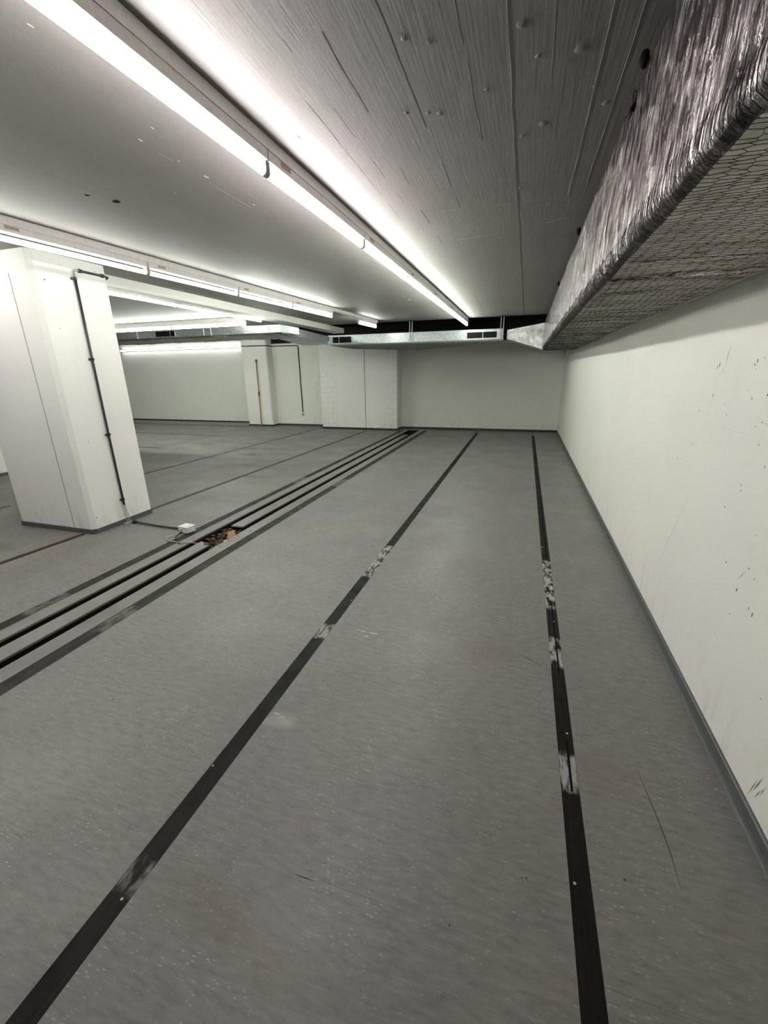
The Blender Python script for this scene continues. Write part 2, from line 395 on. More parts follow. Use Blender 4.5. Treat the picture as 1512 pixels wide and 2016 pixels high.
skirt('baseboard_back_middle', [(-5.33, YB), (-7.03, YB)], .055, mat='base_dark', **ST)
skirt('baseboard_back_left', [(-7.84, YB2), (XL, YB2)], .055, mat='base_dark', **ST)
box('trim_2', 'plate', (XL, -7.87, 11.02, YB2-.03, 0, .012), **ST)   # pale raised strip in front of the far wall

# ceiling fins and cracks left by the formwork boards
def ridge(pts, w, h, name, m, breaks=0):
    mb = MB(); r = random.Random(len(pts)*7+int(abs(pts[0][0])*100))
    (x0, y0), (x1, y1) = pts; L = math.hypot(x1-x0, y1-y0); n = max(2, int(L/.03)); d = ((x1-x0)/L, (y1-y0)/L); nx, ny = -d[1], d[0]
    last = None
    for i in range(n+1):
        t = i/n; j = (mnoise.noise(Vector((x0*3, y0, t*L*4)))*.006)
        ww = w*(.35+1.1*abs(mnoise.noise(Vector((x0*9, 5, t*L*6)))))
        px, py = x0+(x1-x0)*t+nx*j, y0+(y1-y0)*t+ny*j
        if breaks and mnoise.noise(Vector((x0*5, y0+9, t*L*3))) < breaks-1: last = None; continue
        o = len(mb.v); ez = ZC+.001 if h > .001 else ZC-.0004
        mb.v += [(px-nx*ww, py-ny*ww, ez), (px, py, ZC-max(h*.55, .0006)), (px+nx*ww, py+ny*ww, ez)]
        if last is not None: mb.f += [(last, last+1, o+1, o), (last+1, last+2, o+2, o+1)]
        last = o
    if mb.f: mb.build(name, m, ceil)
for x, y0, y1, hh in ((-.14, .4, 9.3, .0035), (-.285, .3, 2.4, .0015), (.15, .4, 3.25, .003), (.235, .3, 3.1, .0025), (-.50, .4, 3.2, .002), (-.01, .4, 2.2, .0012),
                  (-.82, .3, 3.0, .0012), (-.42, 4.9, 9.3, .002), (-.78, 6.6, 9.3, .002), (-1.75, 2.0, 6.2, .0015), (-1.62, 7.5, 9.1, .002), (-2.45, 1.0, 3.6, .0012), (-1.45, 4.2, 5.2, .0015)):
    ridge([(x, y0), (x+.006, y1)], .0020, hh, 'board_fin', 'seam', 0 if hh > .0022 else .9)
for x, y0, y1, ww in ((-.685, .7, 2.05, .005), (-.70, 2.3, 2.75, .0025), (-.735, 2.72, 3.95, .0045), (-.90, 1.75, 3.35, .0018), (-.62, 3.9, 4.6, .0012)):
    ridge([(x, y0), (x-.012, y1)], ww, .0008, 'board_crack', 'crack', .93)
for (a, b) in (((-.62, 3.226), (.30, 3.262)), ((-.30, 3.98), (.28, 3.58)), ((-.70, 3.93), (-.1, 3.84)), ((-2.2, 6.57), (-1.4, 6.46)), ((-2.25, 2.89), (-1.3, 2.85)), ((-.8, 5.9), (.25, 5.85))):
    ridge([a, b], .004, .0025, 'board_fin', 'seam', .9)
def pix_z(px, py, z):
    d = rgt*(px-CX) - upv*(py-CY) + fwd*F; t = (z-H)/d.z; return d.x*t, d.y*t
def blob(m, x, y, rx, ry, z, h, k=9, rot=0):
    o = len(m.v); m.v.append((x, y, z+h))
    for i in range(k):
        a = 2*math.pi*i/k; rr = rnd.uniform(.7, 1.2); u, v = rx*rr*math.cos(a), ry*rr*math.sin(a)
        m.v.append((x+u*math.cos(rot)-v*math.sin(rot), y+u*math.sin(rot)+v*math.cos(rot), z))
    for i in range(k): m.f.append((o, o+1+i, o+1+(i+1) % k))
pm = MB()
for (px, py, r) in ((795, 75, .014), (1028, 48, .018), (1145, 95, .026), (843, 223, .013), (866, 223, .015), (1070, 243, .02), (800, 222, .01), (1172, 170, .012), (1192, 202, .016), (1060, 110, .014), (1028, 268, .014), (958, 176, .012), (1025, 370, .018), (845, 82, .01), (585, 270, .02)):
    x, y = pix_z(px, py, ZC); blob(pm, x, y, r, r*1.3, ZC+.0005, -.008, 11)
pm.build('plaster_lump', 'ceiling', ceil, smooth=True)
hm = MB()
for (px, py, r) in ((172, 384, .014), (230, 397, .024)):
    x, y = pix_z(px, py, ZC); m_ = MB(); blob(hm, x, y, r, r, ZC-.0012, -.0002, 12)
hm.build('drill_hole', 'groove', ceil)
wm = MB()
for (px, py, r) in ((277, 276, .016), (300, 252, .010), (406, 348, .02), (352, 317, .01), (60, 50, .01), (500, 403, .012), (345, 380, .008), (780, 577, .02), (806, 590, .05), (795, 583, .03)):
    x, y = pix_z(px, py, ZC); blob(wm, x, y, r*.4, r, ZC-.0006, -.0004, 7)
wm.build('paint_chip', 'boxw', ceil)

# nicks and scuffs on the right wall  (y, z, size)
nk = MB()
for y, z, r, e in ((2.46, 1.51, .006, 2.2), (2.48, 1.5, .004, 3), (2.11, 1.52, .005, 2), (2.125, 1.507, .005, 1), (2.11, 1.49, .003, 1), (2.06, 1.53, .004, 1), (2.46, 1.37, .004, 3), (2.59, 1.29, .004, 1.5),
        (2.31, 1.34, .0035, 1), (2.27, 1.3, .0035, 1.5), (2.13, 1.41, .003, 1), (2.08, 1.38, .0045, 1.5), (1.97, 1.4, .006, 1.2), (1.96, 1.3, .0035, 1.3), (2.0, 1.28, .0035, 1.2), (1.94, 1.22, .0045, 1.2),
        (2.75, 1.01, .0055, 1.5), (2.61, 1.02, .0035, 1), (1.99, 1.05, .004, 1), (1.98, 1.03, .0045, 1), (1.86, 1.15, .004, 2), (2.08, .93, .005, 1.2), (2.58, 1.12, .004, 1), (2.53, 1.12, .004, 1),
        (1.79, .91, .003, 1.1), (1.95, .73, .005, 1.1), (1.78, .78, .0045, 1), (1.73, .76, .004, 1), (1.82, .67, .005, 1.8), (1.82, .56, .005, .8), (1.68, .64, .004, 3), (1.71, .65, .003, 3), (2.35, .47, .004, 1), (3.45, .12, .007, 1.5), (1.89, .42, .003, 1), (1.5, .42, .004, 1), (1.6, .9, .004, 1), (1.45, .66, .004, 1)):
    o = len(nk.v); k = 7; nk.v.append((XR-.0012, y, z))
    for i in range(k):
        a = 2*math.pi*i/k; rr = r*rnd.uniform(.6, 1.1); nk.v.append((XR-.0003, y+rr*math.cos(a)*.8, z+rr*math.sin(a)*e))
    for i in range(k): nk.f.append((o, o+1+i, o+1+(i+1) % k))
nk.build('wall_nick', 'scuff', wr)
sc = MB()
for (y0, z0, y1, z1, ww) in ((2.383, 1.60, 2.40, 1.50, .0025), (2.40, 1.5, 2.42, 1.46, .001), (1.37, .21, 1.395, .12, .0028), (1.39, .18, 1.41, .09, .002), (1.345, .2, 1.36, .14, .0015), (1.36, .17, 1.378, .11, .0015), (1.84, .70, 1.79, .77, .0012), (2.75, .3, 2.45, .93, .0006), (2.05, 1.33, 1.7, 1.24, .0006)):
    d = Vector((y1-y0, z1-z0)).normalized(); nn = (-d.y, d.x); o = len(sc.v)
    sc.v += [(XR-.0004, y0, z0), (XR-.0009, (y0+y1)/2+nn[0]*ww, (z0+z1)/2+nn[1]*ww), (XR-.0004, y1, z1), (XR-.0009, (y0+y1)/2-nn[0]*ww, (z0+z1)/2-nn[1]*ww)]
    sc.f.append((o, o+1, o+2, o+3))
sc.build('wall_scuff', 'scuffl', wr)

# marks on the floor
fk = MB()
def streak(m, pts, ww, z=.0006):
    last = None
    for i, (x, y) in enumerate(pts):
        a = pts[max(i-1, 0)]; b = pts[min(i+1, len(pts)-1)]; L = math.hypot(b[0]-a[0], b[1]-a[1]); nx, ny = -(b[1]-a[1])/L, (b[0]-a[0])/L
        k = ww*math.sin(math.pi*(i+.3)/(len(pts)-.4)); o = len(m.v)
        m.v += [(x+nx*k, y+ny*k, z), (x-nx*k, y-ny*k, z)]
        if last is not None: m.f.append((last, last+1, o+1, o))
        last = o
streak(fk, [pix_z(*p, 0) for p in ((1253, 1512), (1275, 1565), (1300, 1625), (1320, 1680), (1343, 1758))], .0016)
streak(fk, [pix_z(*p, 0) for p in ((1018, 1285), (1040, 1297), (1068, 1313))], .002)
streak(fk, [pix_z(*p, 0) for p in ((583, 1722), (600, 1728), (618, 1735))], .0018)
for px, py, r in ((1028, 1728, .0025), (1036, 1729, .0035), (1029, 1738, .002), (222, 1377, .004), (775, 1402, .003), (637, 1340, .004), (885, 1822, .003), (640, 1700, .002), (1230, 1732, .004)):
    blob(fk, *pix_z(px, py, 0), r, r, .0004, .0006)
fk.build('floor_scuff', 'scuff', floor)
fw = MB()
for px, py, r in ((748, 980, .02), (835, 614, 0), (715, 1243, .02), (735, 1247, .03), (720, 1252, .02), (705, 1240, .014), (860, 1410, .006), (813, 1408, .005), (545, 1405, .02), (555, 1412, .014), (388, 1684, .006), (730, 1458, .008)):
    if r: blob(fw, *pix_z(px, py, 0), r, r*.25, .0004, .0005, 8, .1)
fw.build('paint_drop', 'scuffw' if 'scuffw' in M else 'rubble2', floor)

# ================================================================== COLUMN, BEAM, PIERS
def chamfer_rect(x0, x1, y0, y1, c, which=(1, 1, 1, 1)):
    pts = []
    for (x, y, sx, sy, k) in ((x0, y0, 1, 1, which[0]), (x1, y0, -1, 1, which[1]), (x1, y1, -1, -1, which[2]), (x0, y1, 1, -1, which[3])):
        if not k: pts.append((x, y)); continue
        a = (x+sx*c, y); b = (x, y+sy*c)
        pts += [b, a] if sx*sy > 0 else [a, b]
    return pts
col = thing('concrete_column', 'big white square concrete column left of centre with a dark conduit down its side', 'column', (-4.45, 3.2, 0))
L = (-4.45, 3.2, 0)
def column_body(x0, x1, y0, y1, root, L, c=.035):
    local(MB().prism(chamfer_rect(x0, x1, y0, y1, c, (0, 1, 0, 0)), 0, ZC), L).build('shaft', 'column', root)
    local(MB().prism(chamfer_rect(x0-.008, x1+.010, y0-.010, y1+.004, c, (0, 1, 0, 0)), 0, .048), L).build('baseboard', 'base', root)
column_body(-4.963, -3.95, 2.85, 3.55, col, L)
local(MB().box(-4.214, -4.208, 2.8485, 2.851, .05, ZC), L).build('joint_line', 'scuffl', col)
local(MB().box(-4.96, -3.985, 2.847, 2.8495, 2.33, ZC-.002), L).build('render_band', 'column', col)
local(MB().box(-3.9505, -3.947, 2.89, 3.548, 2.415, ZC-.002), L).build('render_band', 'column', col)
nm = MB()
for y, z, r in ((2.95, 2.28, .006), (2.98, 1.9, .004), (3.0, .9, .004), (3.45, 2.43, .004), (3.42, 2.45, .003), (3.5, 2.42, .003), (3.12, 2.42, .003), (3.05, 2.45, .003), (3.0, .13, .004), (2.9, .16, .006), (3.06, .1, .003)):
    o = len(nm.v); nm.v.append((-3.9462, y, z))
    for i in range(6): a = i*math.pi/3; nm.v.append((-3.9468, y+r*math.cos(a), z+r*math.sin(a)))
    for i in range(6): nm.f.append((o, o+1+i, o+1+(i+1) % 6))
local(nm, L).build('nick', 'scuff', col)
col2 = thing('concrete_column', 'white wall-like column standing behind the left edge of the big column', 'column', (-8.3, 3.8, 0))
L = (-8.3, 3.8, 0); column_body(-8.85, -7.84, 3.0, 4.6, col2, L)

bm_ = MB(); bm_.prism([(-4.25, ZC), (-4.52, ZC), (-4.52, 2.395), (-4.265, 2.395), (-4.25, 2.41)], 3.551, 10.2, 'y')
tag(bm_.build('ceiling_beam', 'column'), 'long shallow white beam under the ceiling running from the column to the back', 'beam')

p1 = thing('wall_pier', 'wide white blockwork pier projecting from the back wall, split by a vertical joint', 'pier', (-4.24, 11.2, 0)); L = (-4.24, 11.2, 0)
m = MB(); m.box(-5.33, -4.048, 10.985, YB, 0, 2.28); m.box(-4.027, -3.15, 10.97, YB, 0, 2.28); local(m, L).build('blockwork', 'pier', p1)
local(MB().box(-4.048, -4.027, 10.992, 11.1, 0, 2.27), L).build('joint_gap', 'crack', p1)
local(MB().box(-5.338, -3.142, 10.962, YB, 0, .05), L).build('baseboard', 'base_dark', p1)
p2 = thing('wall_pier', 'narrow smooth white pier on the back wall with a wooden pole leaning on it', 'pier', (-7.43, 11.4, 0)); L = (-7.43, 11.4, 0)
local(MB().prism(chamfer_rect(-7.84, -7.03, 11.12, YB2, .03, (0, 1, 0, 0)), 0, 2.95), L).build('shaft', 'column', p2)
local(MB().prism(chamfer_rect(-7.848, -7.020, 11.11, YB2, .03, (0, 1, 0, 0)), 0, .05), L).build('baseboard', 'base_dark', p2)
box('wall_back_return', 'wall', (-7.84, -7.5, YB, YB2+.3, -.2, 3.1), **ST)

# ================================================================== FLOOR STRIPS, CHANNEL
def strip(x0, x1, y0, y1, ztop, zbot, m, name, label, group=None, centre=False, wob=.0, screws=()):
    mb = MB(); n = max(2, int((y1-y0)/.25)); r = random.Random(int((x0+20)*1000)); rows = []
    for i in range(n+1):
        y = y0+(y1-y0)*i/n; a = x0+r.uniform(-wob, wob); b = x1+r.uniform(-wob, wob); rows.append(len(mb.v))
        mb.v += [(a, y, zbot), (a, y, ztop), (b, y, ztop), (b, y, zbot)]
    for i in range(n):
        for j in range(3): mb.f.append((rows[i]+j, rows[i]+j+1, rows[i+1]+j+1, rows[i+1]+j))
    mb.f.append((rows[0]+3, rows[0]+2, rows[0]+1, rows[0])); mb.f.append(tuple(rows[-1]+j for j in range(4)))
    root = thing(name, label, 'floor strip', ((x0+x1)/2, (y0+y1)/2, 0), group=group); L = tuple(root.location)
    local(mb, L).build('cover', m, root)
    if centre:
        g = MB()
        for a, b in centre: 
            xm = (x0+x1)/2+.006; g.box(xm-.0045, xm+.0045, a, b, ztop-.0005, ztop+.0006)
        local(g, L).build('groove', 'groove', root)
    for sx, sy in screws:
        s = MB(); s.tube([(sx, sy, ztop-.001), (sx, sy, ztop+.0015)], .0045, 10); local(s, L).build('screw', 'rubble2', root)
    return root
G = 'dark cover strips laid along the floor'
strip(.260, .322, YF+.02, 10.75, -.001, -.006, 'strip_right', 'floor_strip', 'near-black floor strip nearest the right wall, patched with pale filler', G, [(2.0, 2.75), (3.45, 5.3), (1.32, 1.56)], screws=((.302, 1.60), (.275, 1.00), (.3, 2.5)))
strip(-1.079, -1.005, YF+.02, 10.92, -.001, -.005, 'strip_mid', 'floor_strip', 'dark floor strip second from the right wall, running down the middle of the floor', G, screws=[pix_z(*q, 0) for q in ((419, 1507), (240, 1770), (622, 1256), (692, 1182))])
strip(-3.080, -2.988, YF+.02, 11.10, -.0008, -.004, 'strip_grey', 'floor_strip', 'worn grey strip on the column side of the floor channel', G)
strip(-2.446, -2.350, YF+.02, 11.10, -.0008, -.004, 'strip_grey', 'floor_strip', 'worn grey strip on the right wall side of the floor channel', G)
def flat_strip(a, b, hw, m, label):
    d = Vector((b[0]-a[0], b[1]-a[1])).normalized(); nn = Vector((-d.y, d.x))*hw; mb = MB(); n = 24
    for i in range(n+1):
        t = i/n; p = Vector(a).lerp(Vector(b), t)
        for s, z in ((-1, 0), (-1, .002), (1, .002), (1, 0)): mb.v.append((p.x+s*nn.x, p.y+s*nn.y, z))
    for i in range(n):
        for j in range(3): o = i*4; mb.f.append((o+j, o+j+1, o+j+5, o+j+4))
    mb.f += [(0, 1, 2, 3), (n*4+3, n*4+2, n*4+1, n*4)]
    root = mb.build('floor_strip', m); tag(root, label, 'floor strip', G)
flat_strip((-4.06, 3.57), (-3.94, 10.8), .032, 'strip_far', 'thin grey floor strip that starts at the far corner of the big column')
flat_strip((-5.72, 4.4), (-5.42, 11.3), .026, 'strip_far', 'thinnest grey floor strip, left of the one starting at the big column')
flat_strip((-4.19, .6), (-4.075, 2.83), .030, 'strip_rust', 'rust-brown floor strip in front of the big column')
flat_strip((-5.9, 3.3), (-6.05, 2.0), .02, 'strip_far', 'faint grey strip on the floor left of the big column')
for (a, b, lab) in (((-14.5, 10.9), (-7.8, 10.87), 'dark line across the floor closest to the far left wall'), ((-14.5, 9.2), (-7.3, 9.05), 'middle dark line across the floor beside the big column'), ((-10.5, 7.25), (-7.39, 7.18), 'short dark line across the floor just right of the big column')):
    flat_strip(a, b, .022, 'strip_grey', lab)

def plate(x0, x1, y0, y1, label, screws=(), name='cover_plate', ragged=None):
    root = thing(name, label, 'cover plate', ((x0+x1)/2, (y0+y1)/2, 0), group='painted plates over the floor channel'); L = tuple(root.location)
    if ragged:
        mb = MB().prism(ragged, -.012, .0015)
    else: mb = MB().box(x0, x1, y0, y1, -.012, .0015)
    local(mb, L).build('plate', 'plate', root)
    b = MB()
    for xx in (x0+.004, x1-.008): b.box(xx, xx+.004, y0+.01, y1-.01, -.058, -.012)
    local(b, L).build('bearer', 'trench', root)
    for sx, sy in screws:
        local(MB().tube([(sx, sy, 0), (sx, sy, .004)], .006, 10), L).build('screw', 'clip', root)
HY0, HY1 = 2.96, 3.44
plate(-2.985, -2.868, YF+.02, 11.1, 'long pale plate on the column side of the floor channel', ((-2.90, 3.02), (-2.90, 3.26), (-2.9, 2.86)))
plate(-2.573, -2.450, YF+.02, 11.1, 'long pale plate on the right wall side of the floor channel', ((-2.53, 2.93), (-2.53, 3.06), (-2.53, 3.2), (-2.50, 3.35)))
plate(-2.788, -2.653, YF+.02, HY0, 'centre plate of the floor channel, camera side of the open hole', ragged=[(-2.788, YF+.02), (-2.653, YF+.02), (-2.653, HY0-.03), (-2.70, HY0-.045), (-2.74, HY0+.01), (-2.788, HY0+.03)])
plate(-2.788, -2.653, HY1, 10.25, 'centre plate of the floor channel, beyond the open hole')

# rubble in the open hole
rb = MB()
for i in range(150):
    x, y = rnd.uniform(-2.86, -2.585), rnd.uniform(HY0-.03, HY1+.03); s = rnd.uniform(.005, .017); z = -.060+rnd.uniform(0, .022)
    o = len(rb.v)
    for k in range(8):
        rb.v.append((x+s*rnd.uniform(.4, 1)*(1 if k & 1 else -1), y+s*rnd.uniform(.4, 1.3)*(1 if k & 2 else -1), z+s*.6*rnd.uniform(.3, 1)*(1 if k & 4 else -1)))
    rb.f += [tuple(o+i for i in q) for q in ((0, 1, 3, 2), (4, 6, 7, 5), (0, 4, 5, 1), (1, 5, 7, 3), (3, 7, 6, 2), (2, 6, 4, 0))]
tag(rb.build('rubble', 'rubble'), 'brown rubble and dirt filling the open hole in the floor channel', 'rubble', kind='stuff')
for i, (x, y, a, b, rz, mm, lab) in enumerate(((-2.665, 3.27, .040, .075, .5, 'rubble3', 'largest orange-brown fibreboard scrap in the floor hole'), (-2.72, 3.34, .035, .05, -.3, 'rubble3', 'smaller orange scrap at the far end of the floor hole'),
        (-2.62, 3.12, .018, .028, .9, 'rubble2', 'pale chip in the middle of the floor hole'), (-2.60, 3.02, .012, .018, .3, 'rubble2', 'small white chip at the near end of the floor hole'))):
    q = MB(); q.prism([(-a, -b), (a*.8, -b*.9), (a, b*.3), (a*.3, b), (-a*.9, b*.7)], -.003, .003); o = q.build('fibreboard_scrap' if i < 2 else 'rubble_chip', mm)
    o.location = (x, y, -.030); o.rotation_euler = (.12, -.1, rz); tag(o, lab, 'scrap')
q = MB(); q.tube([(-2.86, 3.0, -.03), (-2.78, 3.02, -.025), (-2.66, 3.06, -.03), (-2.58, 3.05, -.035)], .003, 6); tag(q.build('loose_wire', 'woodd'), 'thin brown wire lying across the rubble in the floor hole', 'wire')

# ================================================================== CONDUIT ON THE COLUMN
cnd = thing('conduit', 'dark grey conduit running down the side of the big column to the floor', 'conduit', (-3.93, 3.22, 0)); L = (-3.93, 3.22, 0)
XW = -3.935
def rnd_path(pts, r, n=5):
    out = [Vector(pts[0])]
    for i in range(1, len(pts)-1):
        p, a, b = Vector(pts[i]), Vector(pts[i-1]), Vector(pts[i+1]); u = (a-p).normalized()*r; v = (b-p).normalized()*r
        for k in range(n+1): t = k/n; out.append((p+u)*(1-t)**2 + p*2*t*(1-t) + (p+v)*t*t)
    return out+[Vector(pts[-1])]
local(MB().tube([(XW, 3.222, 2.345), (XW, 3.218, 1.6), (XW, 3.217, .9), (XW, 3.22, .20)], .0105, 12), L).build('vertical_pipe', 'pipe', cnd, smooth=True)
local(MB().tube([(XW, 3.275, 2.405), (XW, 3.5, 2.405), (XW, 3.545, 2.405)], .0105, 12), L).build('top_pipe', 'pipe', cnd, smooth=True)
local(MB().tube(rnd_path([(XW, 3.545, 2.405), (XW, 3.575, 2.402), (XW-.04, 3.578, 2.39)], .02), .0085, 8), L).build('corner_bend', 'clip', cnd, smooth=True)
local(MB().tube(rnd_path([(XW, 3.222, 2.34), (XW, 3.222, 2.405), (XW, 3.28, 2.405)], .035), .0075, 8), L).build('bend_cable', 'cable', cnd, smooth=True)
for z in (2.33, 1.65, .94, .26):
    c = MB(); c.tube([(XW, 3.22, z-.011), (XW, 3.22, z+.011)], .0165, 12); c.box(XW-.016, XW+.002, 3.190, 3.222, z-.009, z+.009); c.tube([(XW-.006, 3.194, z), (XW+.008, 3.194, z)], .008, 8)
    local(c, L).build('pipe_clip', 'clip', cnd)
for y in (3.285, 3.51):
    c = MB(); c.tube([(XW, y-.012, 2.405), (XW, y+.012, 2.405)], .0165, 12); c.box(XW-.016, XW, y-.009, y+.009, 2.39, 2.42); local(c, L).build('pipe_clip', 'clip', cnd)
for dy, bx in ((-.010, 0), (.0, .004), (.010, .008)):
    local(MB().tube(rnd_path([(XW, 3.22+dy, .21), (XW+.006, 3.215+dy*1.6, .12), (XW+.012+bx, 3.222+dy*2.4, .020), (XW+.05, 3.225+dy*1.5, .008), (XW+.075, 3.222+dy, .014)], .03), .0035, 6), L).build('bare_cable', 'cable', cnd, smooth=True)
local(MB().box(XW-.002, XW+.04, 3.165, 3.235, .0005, .010), L).build('foot_bracket', 'cable', cnd, .001)

fc = thing('floor_conduit', 'short dark conduit lying on the floor between the column and the junction box', 'conduit', (-3.5, 3.2, 0)); L = (-3.5, 3.2, 0)
local(MB().tube([(-3.85, 3.222, .016), (-3.5, 3.195, .014), (-3.19, 3.185, .016)], .0105, 12), L).build('pipe', 'pipe', fc, smooth=True)
for x, y in ((-3.845, 3.222), (-3.21, 3.186)):
    c = MB(); c.tube([(x-.014, y, .016), (x+.014, y, .016)], .0165, 12); c.box(x-.01, x+.01, y-.02, y+.02, .0, .016); local(c, L).build('pipe_clip', 'clip', fc)
jb = thing('junction_box', 'white junction box on the floor at the edge of the channel by the column', 'box', (-3.10, 3.16, 0), (0, 0, -.12)); jb.scale = (1.12, 1.12, 1.3)
MB().box(-.055, .055, -.045, .045, .006, .046).build('body', 'boxw', jb, .003)
MB().box(-.057, .057, -.047, .047, .046, .054).build('lid', 'boxw', jb, .003)
MB().box(-.03, .03, -.02, .025, .054, .058).build('label_plate', 'boxw', jb, .001)
MB().tube([(-.02, -.045, .024), (-.02, -.062, .024)], .013, 12).build('cable_gland', 'cable', jb, smooth=True)
MB().tube([(-.055, .0, .022), (-.078, .0, .020)], .013, 12).build('cable_gland', 'clip', jb, smooth=True)
cb = MB(); cb.tube(rnd_path([(-3.125, 3.10, .024), (-3.14, 3.02, .012), (-3.19, 2.97, .008), (-3.10, 2.90, .006), (-2.95, 2.90, .008), (-2.86, 2.93, .006), (-2.80, 2.98, -.02)], .03), .0045, 8)
tag(cb.build('cable', 'cable', smooth=True), 'pale cable looping from the junction box into the floor channel', 'cable')
cb = MB(); cb.tube(rnd_path([(-3.11, 3.10, .02), (-3.10, 3.0, .010), (-3.02, 2.92, .006), (-2.93, 2.87, .005)], .03), .0035, 8)
tag(cb.build('cable', 'brkt', smooth=True), 'thin dark cable lying under the pale one beside the junction box', 'cable')

# ================================================================== BACK WALL CONDUIT, SOCKET, POLE
wc = thing('wall_conduit', 'black conduit crossing the narrow pier and dropping down the back wall', 'conduit', (-6.6, 11.4, 2.2)); L = (-6.6, 11.4, 2.2)
Y1 = 11.108
local(MB().tube(rnd_path([(-7.84, Y1, 2.245), (-7.005, Y1, 2.24), (-7.005, YB-.014, 2.235), (-6.175, YB-.014, 2.235), (-6.165, YB-.014, .40)], .03), .0125, 10), L).build('pipe', 'brkt', wc, smooth=True)
so = thing('socket', 'small white round socket at the foot of the back wall conduit', 'socket', (-6.163, YB-.002, .33))
MB().tube([(0, 0, 0), (0, -.03, 0)], .042, 18).build('body', 'socket', so, .002)
MB().tube([(0, -.03, 0), (0, -.034, 0)], .026, 18).build('face', 'scuffl', so)
MB().tube([(0, -.015, .04), (0, -.015, .075)], .014, 10).build('cable_gland', 'cable', so)
po = thing('wooden_pole', 'thin yellow-brown wooden pole leaning against the narrow pier', 'pole', (-7.38, 11.05, 0))
MB().tube([(0.0, 0, 0), (.004, .042, 1.86)], [.017, .015], 10).build('shaft', 'wood', po, smooth=True)
MB().tube([(.004, .022, .88), (.004, .026, 1.0)], .024, 10).build('joint', 'woodd', po, smooth=True)
MB().tube([(.004, .040, 1.80), (.004, .043, 1.88)], .021, 10).build('tip', 'woodd', po, smooth=True)

# ================================================================== LUMINAIRES
LEN = 1.25
def lamp_parts(tint):
    r = thing('tube_light', '', 'light')
    b = MB(); b.prism([(-.024, -.055), (-.024, -.095), (-.019, -.100), (.019, -.100), (.024, -.095), (.024, -.055)], .004, LEN-.004, 'y'); b.build('batten', 'batten', r)
    t = MB(); t.tube([(0, .022, -.136), (0, LEN-.022, -.136)], .0165, 14); t.build('tube', 'tube_'+tint, r, smooth=False)
    for y0 in (.005, LEN-.019):
        h = MB(); pts = [(-.018, -.098), (-.018, -.137)] + arc((0, -.137), .018, math.pi, 2*math.pi, 8) + [(.018, -.098)]
        h.prism(pts, y0, y0+.014, 'y'); h.build('lamp_holder', 'holder', r)
    s = MB(); s.box(.0235, .0248, .11, .20, -.078, -.058); s.build('sticker', 'sticker', r)
    for yy in (.105, LEN-.105): MB().box(.0235, .026, yy-.002, yy+.002, -.0975, -.0905).build('screw', 'screw', r)
    return r
protos = {k: lamp_parts(k) for k in TINTS}; used = set()
def lamp(loc, rot, L_, tint, label, group, bare=False):
    src = protos[tint]
    if tint in used:
        r = src.copy(); C.objects.link(r)
        for ch in list(src.children):
            if bare and ch.name.startswith(('sticker', 'screw')): continue
            c = ch.copy(); C.objects.link(c); c.parent = r
    else: r = src; used.add(tint)
    r.location = loc; r.rotation_euler = rot; r.scale = (1, L_/LEN, 1); r['label'] = label; r['group'] = group
    return r
def rail(a0, a1, axis, c, label, z=ZC):
    m = MB(); pr = [(c-.027, z-.0545), (c+.027, z-.0545), (c+.027, z-.006), (c+.021, z-.0005), (c-.021, z-.0005), (c-.027, z-.006)]
    m.prism(pr, a0, a1, 'y' if axis == 'y' else 'x'); tag(m.build('mounting_rail', 'rail'), label, 'light rail')
ordn = ['nearest', 'second nearest', 'third nearest', 'fourth nearest', 'fifth nearest', 'sixth nearest', 'last and farthest']
X1 = -1.2
rail(-.5, 9.27, 'y', X1, 'long white rail on the ceiling carrying the brightest tube row')
J = [.776, 2.026, 3.28, 4.53, 5.77, 7.03, 8.25, 9.25]; tn = ['dim', 'pink', 'white', 'green', 'green', 'mid', 'mid']
for i in range(7): lamp((X1, J[i], ZC), (0, 0, 0), J[i+1]-J[i], tn[i], ordn[i]+' tube light to the camera in the brightest ceiling row', 'tube lights of the main ceiling row')
X2 = -3.26
SK = .055; A2 = -math.atan(SK); x2 = lambda y: -3.28+SK*(y-3.4)
m = MB(); m.prism([(-.027, -.0545), (.027, -.0545), (.027, -.006), (.021, -.0005), (-.021, -.0005), (-.027, -.006)], 0, 8.1, 'y')
r2 = tag(m.build('mounting_rail', 'rail'), 'white ceiling rail of the second tube row, in front of the beam', 'light rail'); r2.location = (x2(.8), .8, ZC); r2.rotation_euler = (0, 0, A2)
J = [-.24, .98, 2.19, 3.395, 4.605, 5.73, 6.92]
lab2 = ['tube light of the second row nearest the camera', 'second row tube light whose far end hangs above the left of the column', 'second row tube light hanging in front of the column top', 'second row tube light just right of the column top', 'second row tube light third before the gap in the row', 'second row tube light last before the gap in the row']
lab2 = ['tube light of the second row nearest the camera', 'tube light of the second row cut off by the left picture edge', 'tube light of the second row hanging in front of the column top', 'tube light of the second row, first right of the column', 'tube light of the second row, second right of the column', 'tube light of the second row, last before the gap']
for i in range(0, 6): lamp((x2(J[i]), J[i], ZC), (0, 0, A2), J[i+1]-J[i], ('low', 'mid', 'low', 'low', 'mid', 'mid')[i], lab2[i], 'tube lights of the second ceiling row')
lamp((x2(7.96), 7.96, ZC), (0, 0, A2), .88, 'soft', 'short single tube light beyond the gap at the end of the second row', 'tube lights of the second ceiling row')
X3 = -4.60
rail(-3.6, 7.25, 'y', X3, 'rail hidden behind the ceiling beam, carrying the thin tube row', ZC+.028)
J = [3.9, 5.18, 6.42, 7.2]
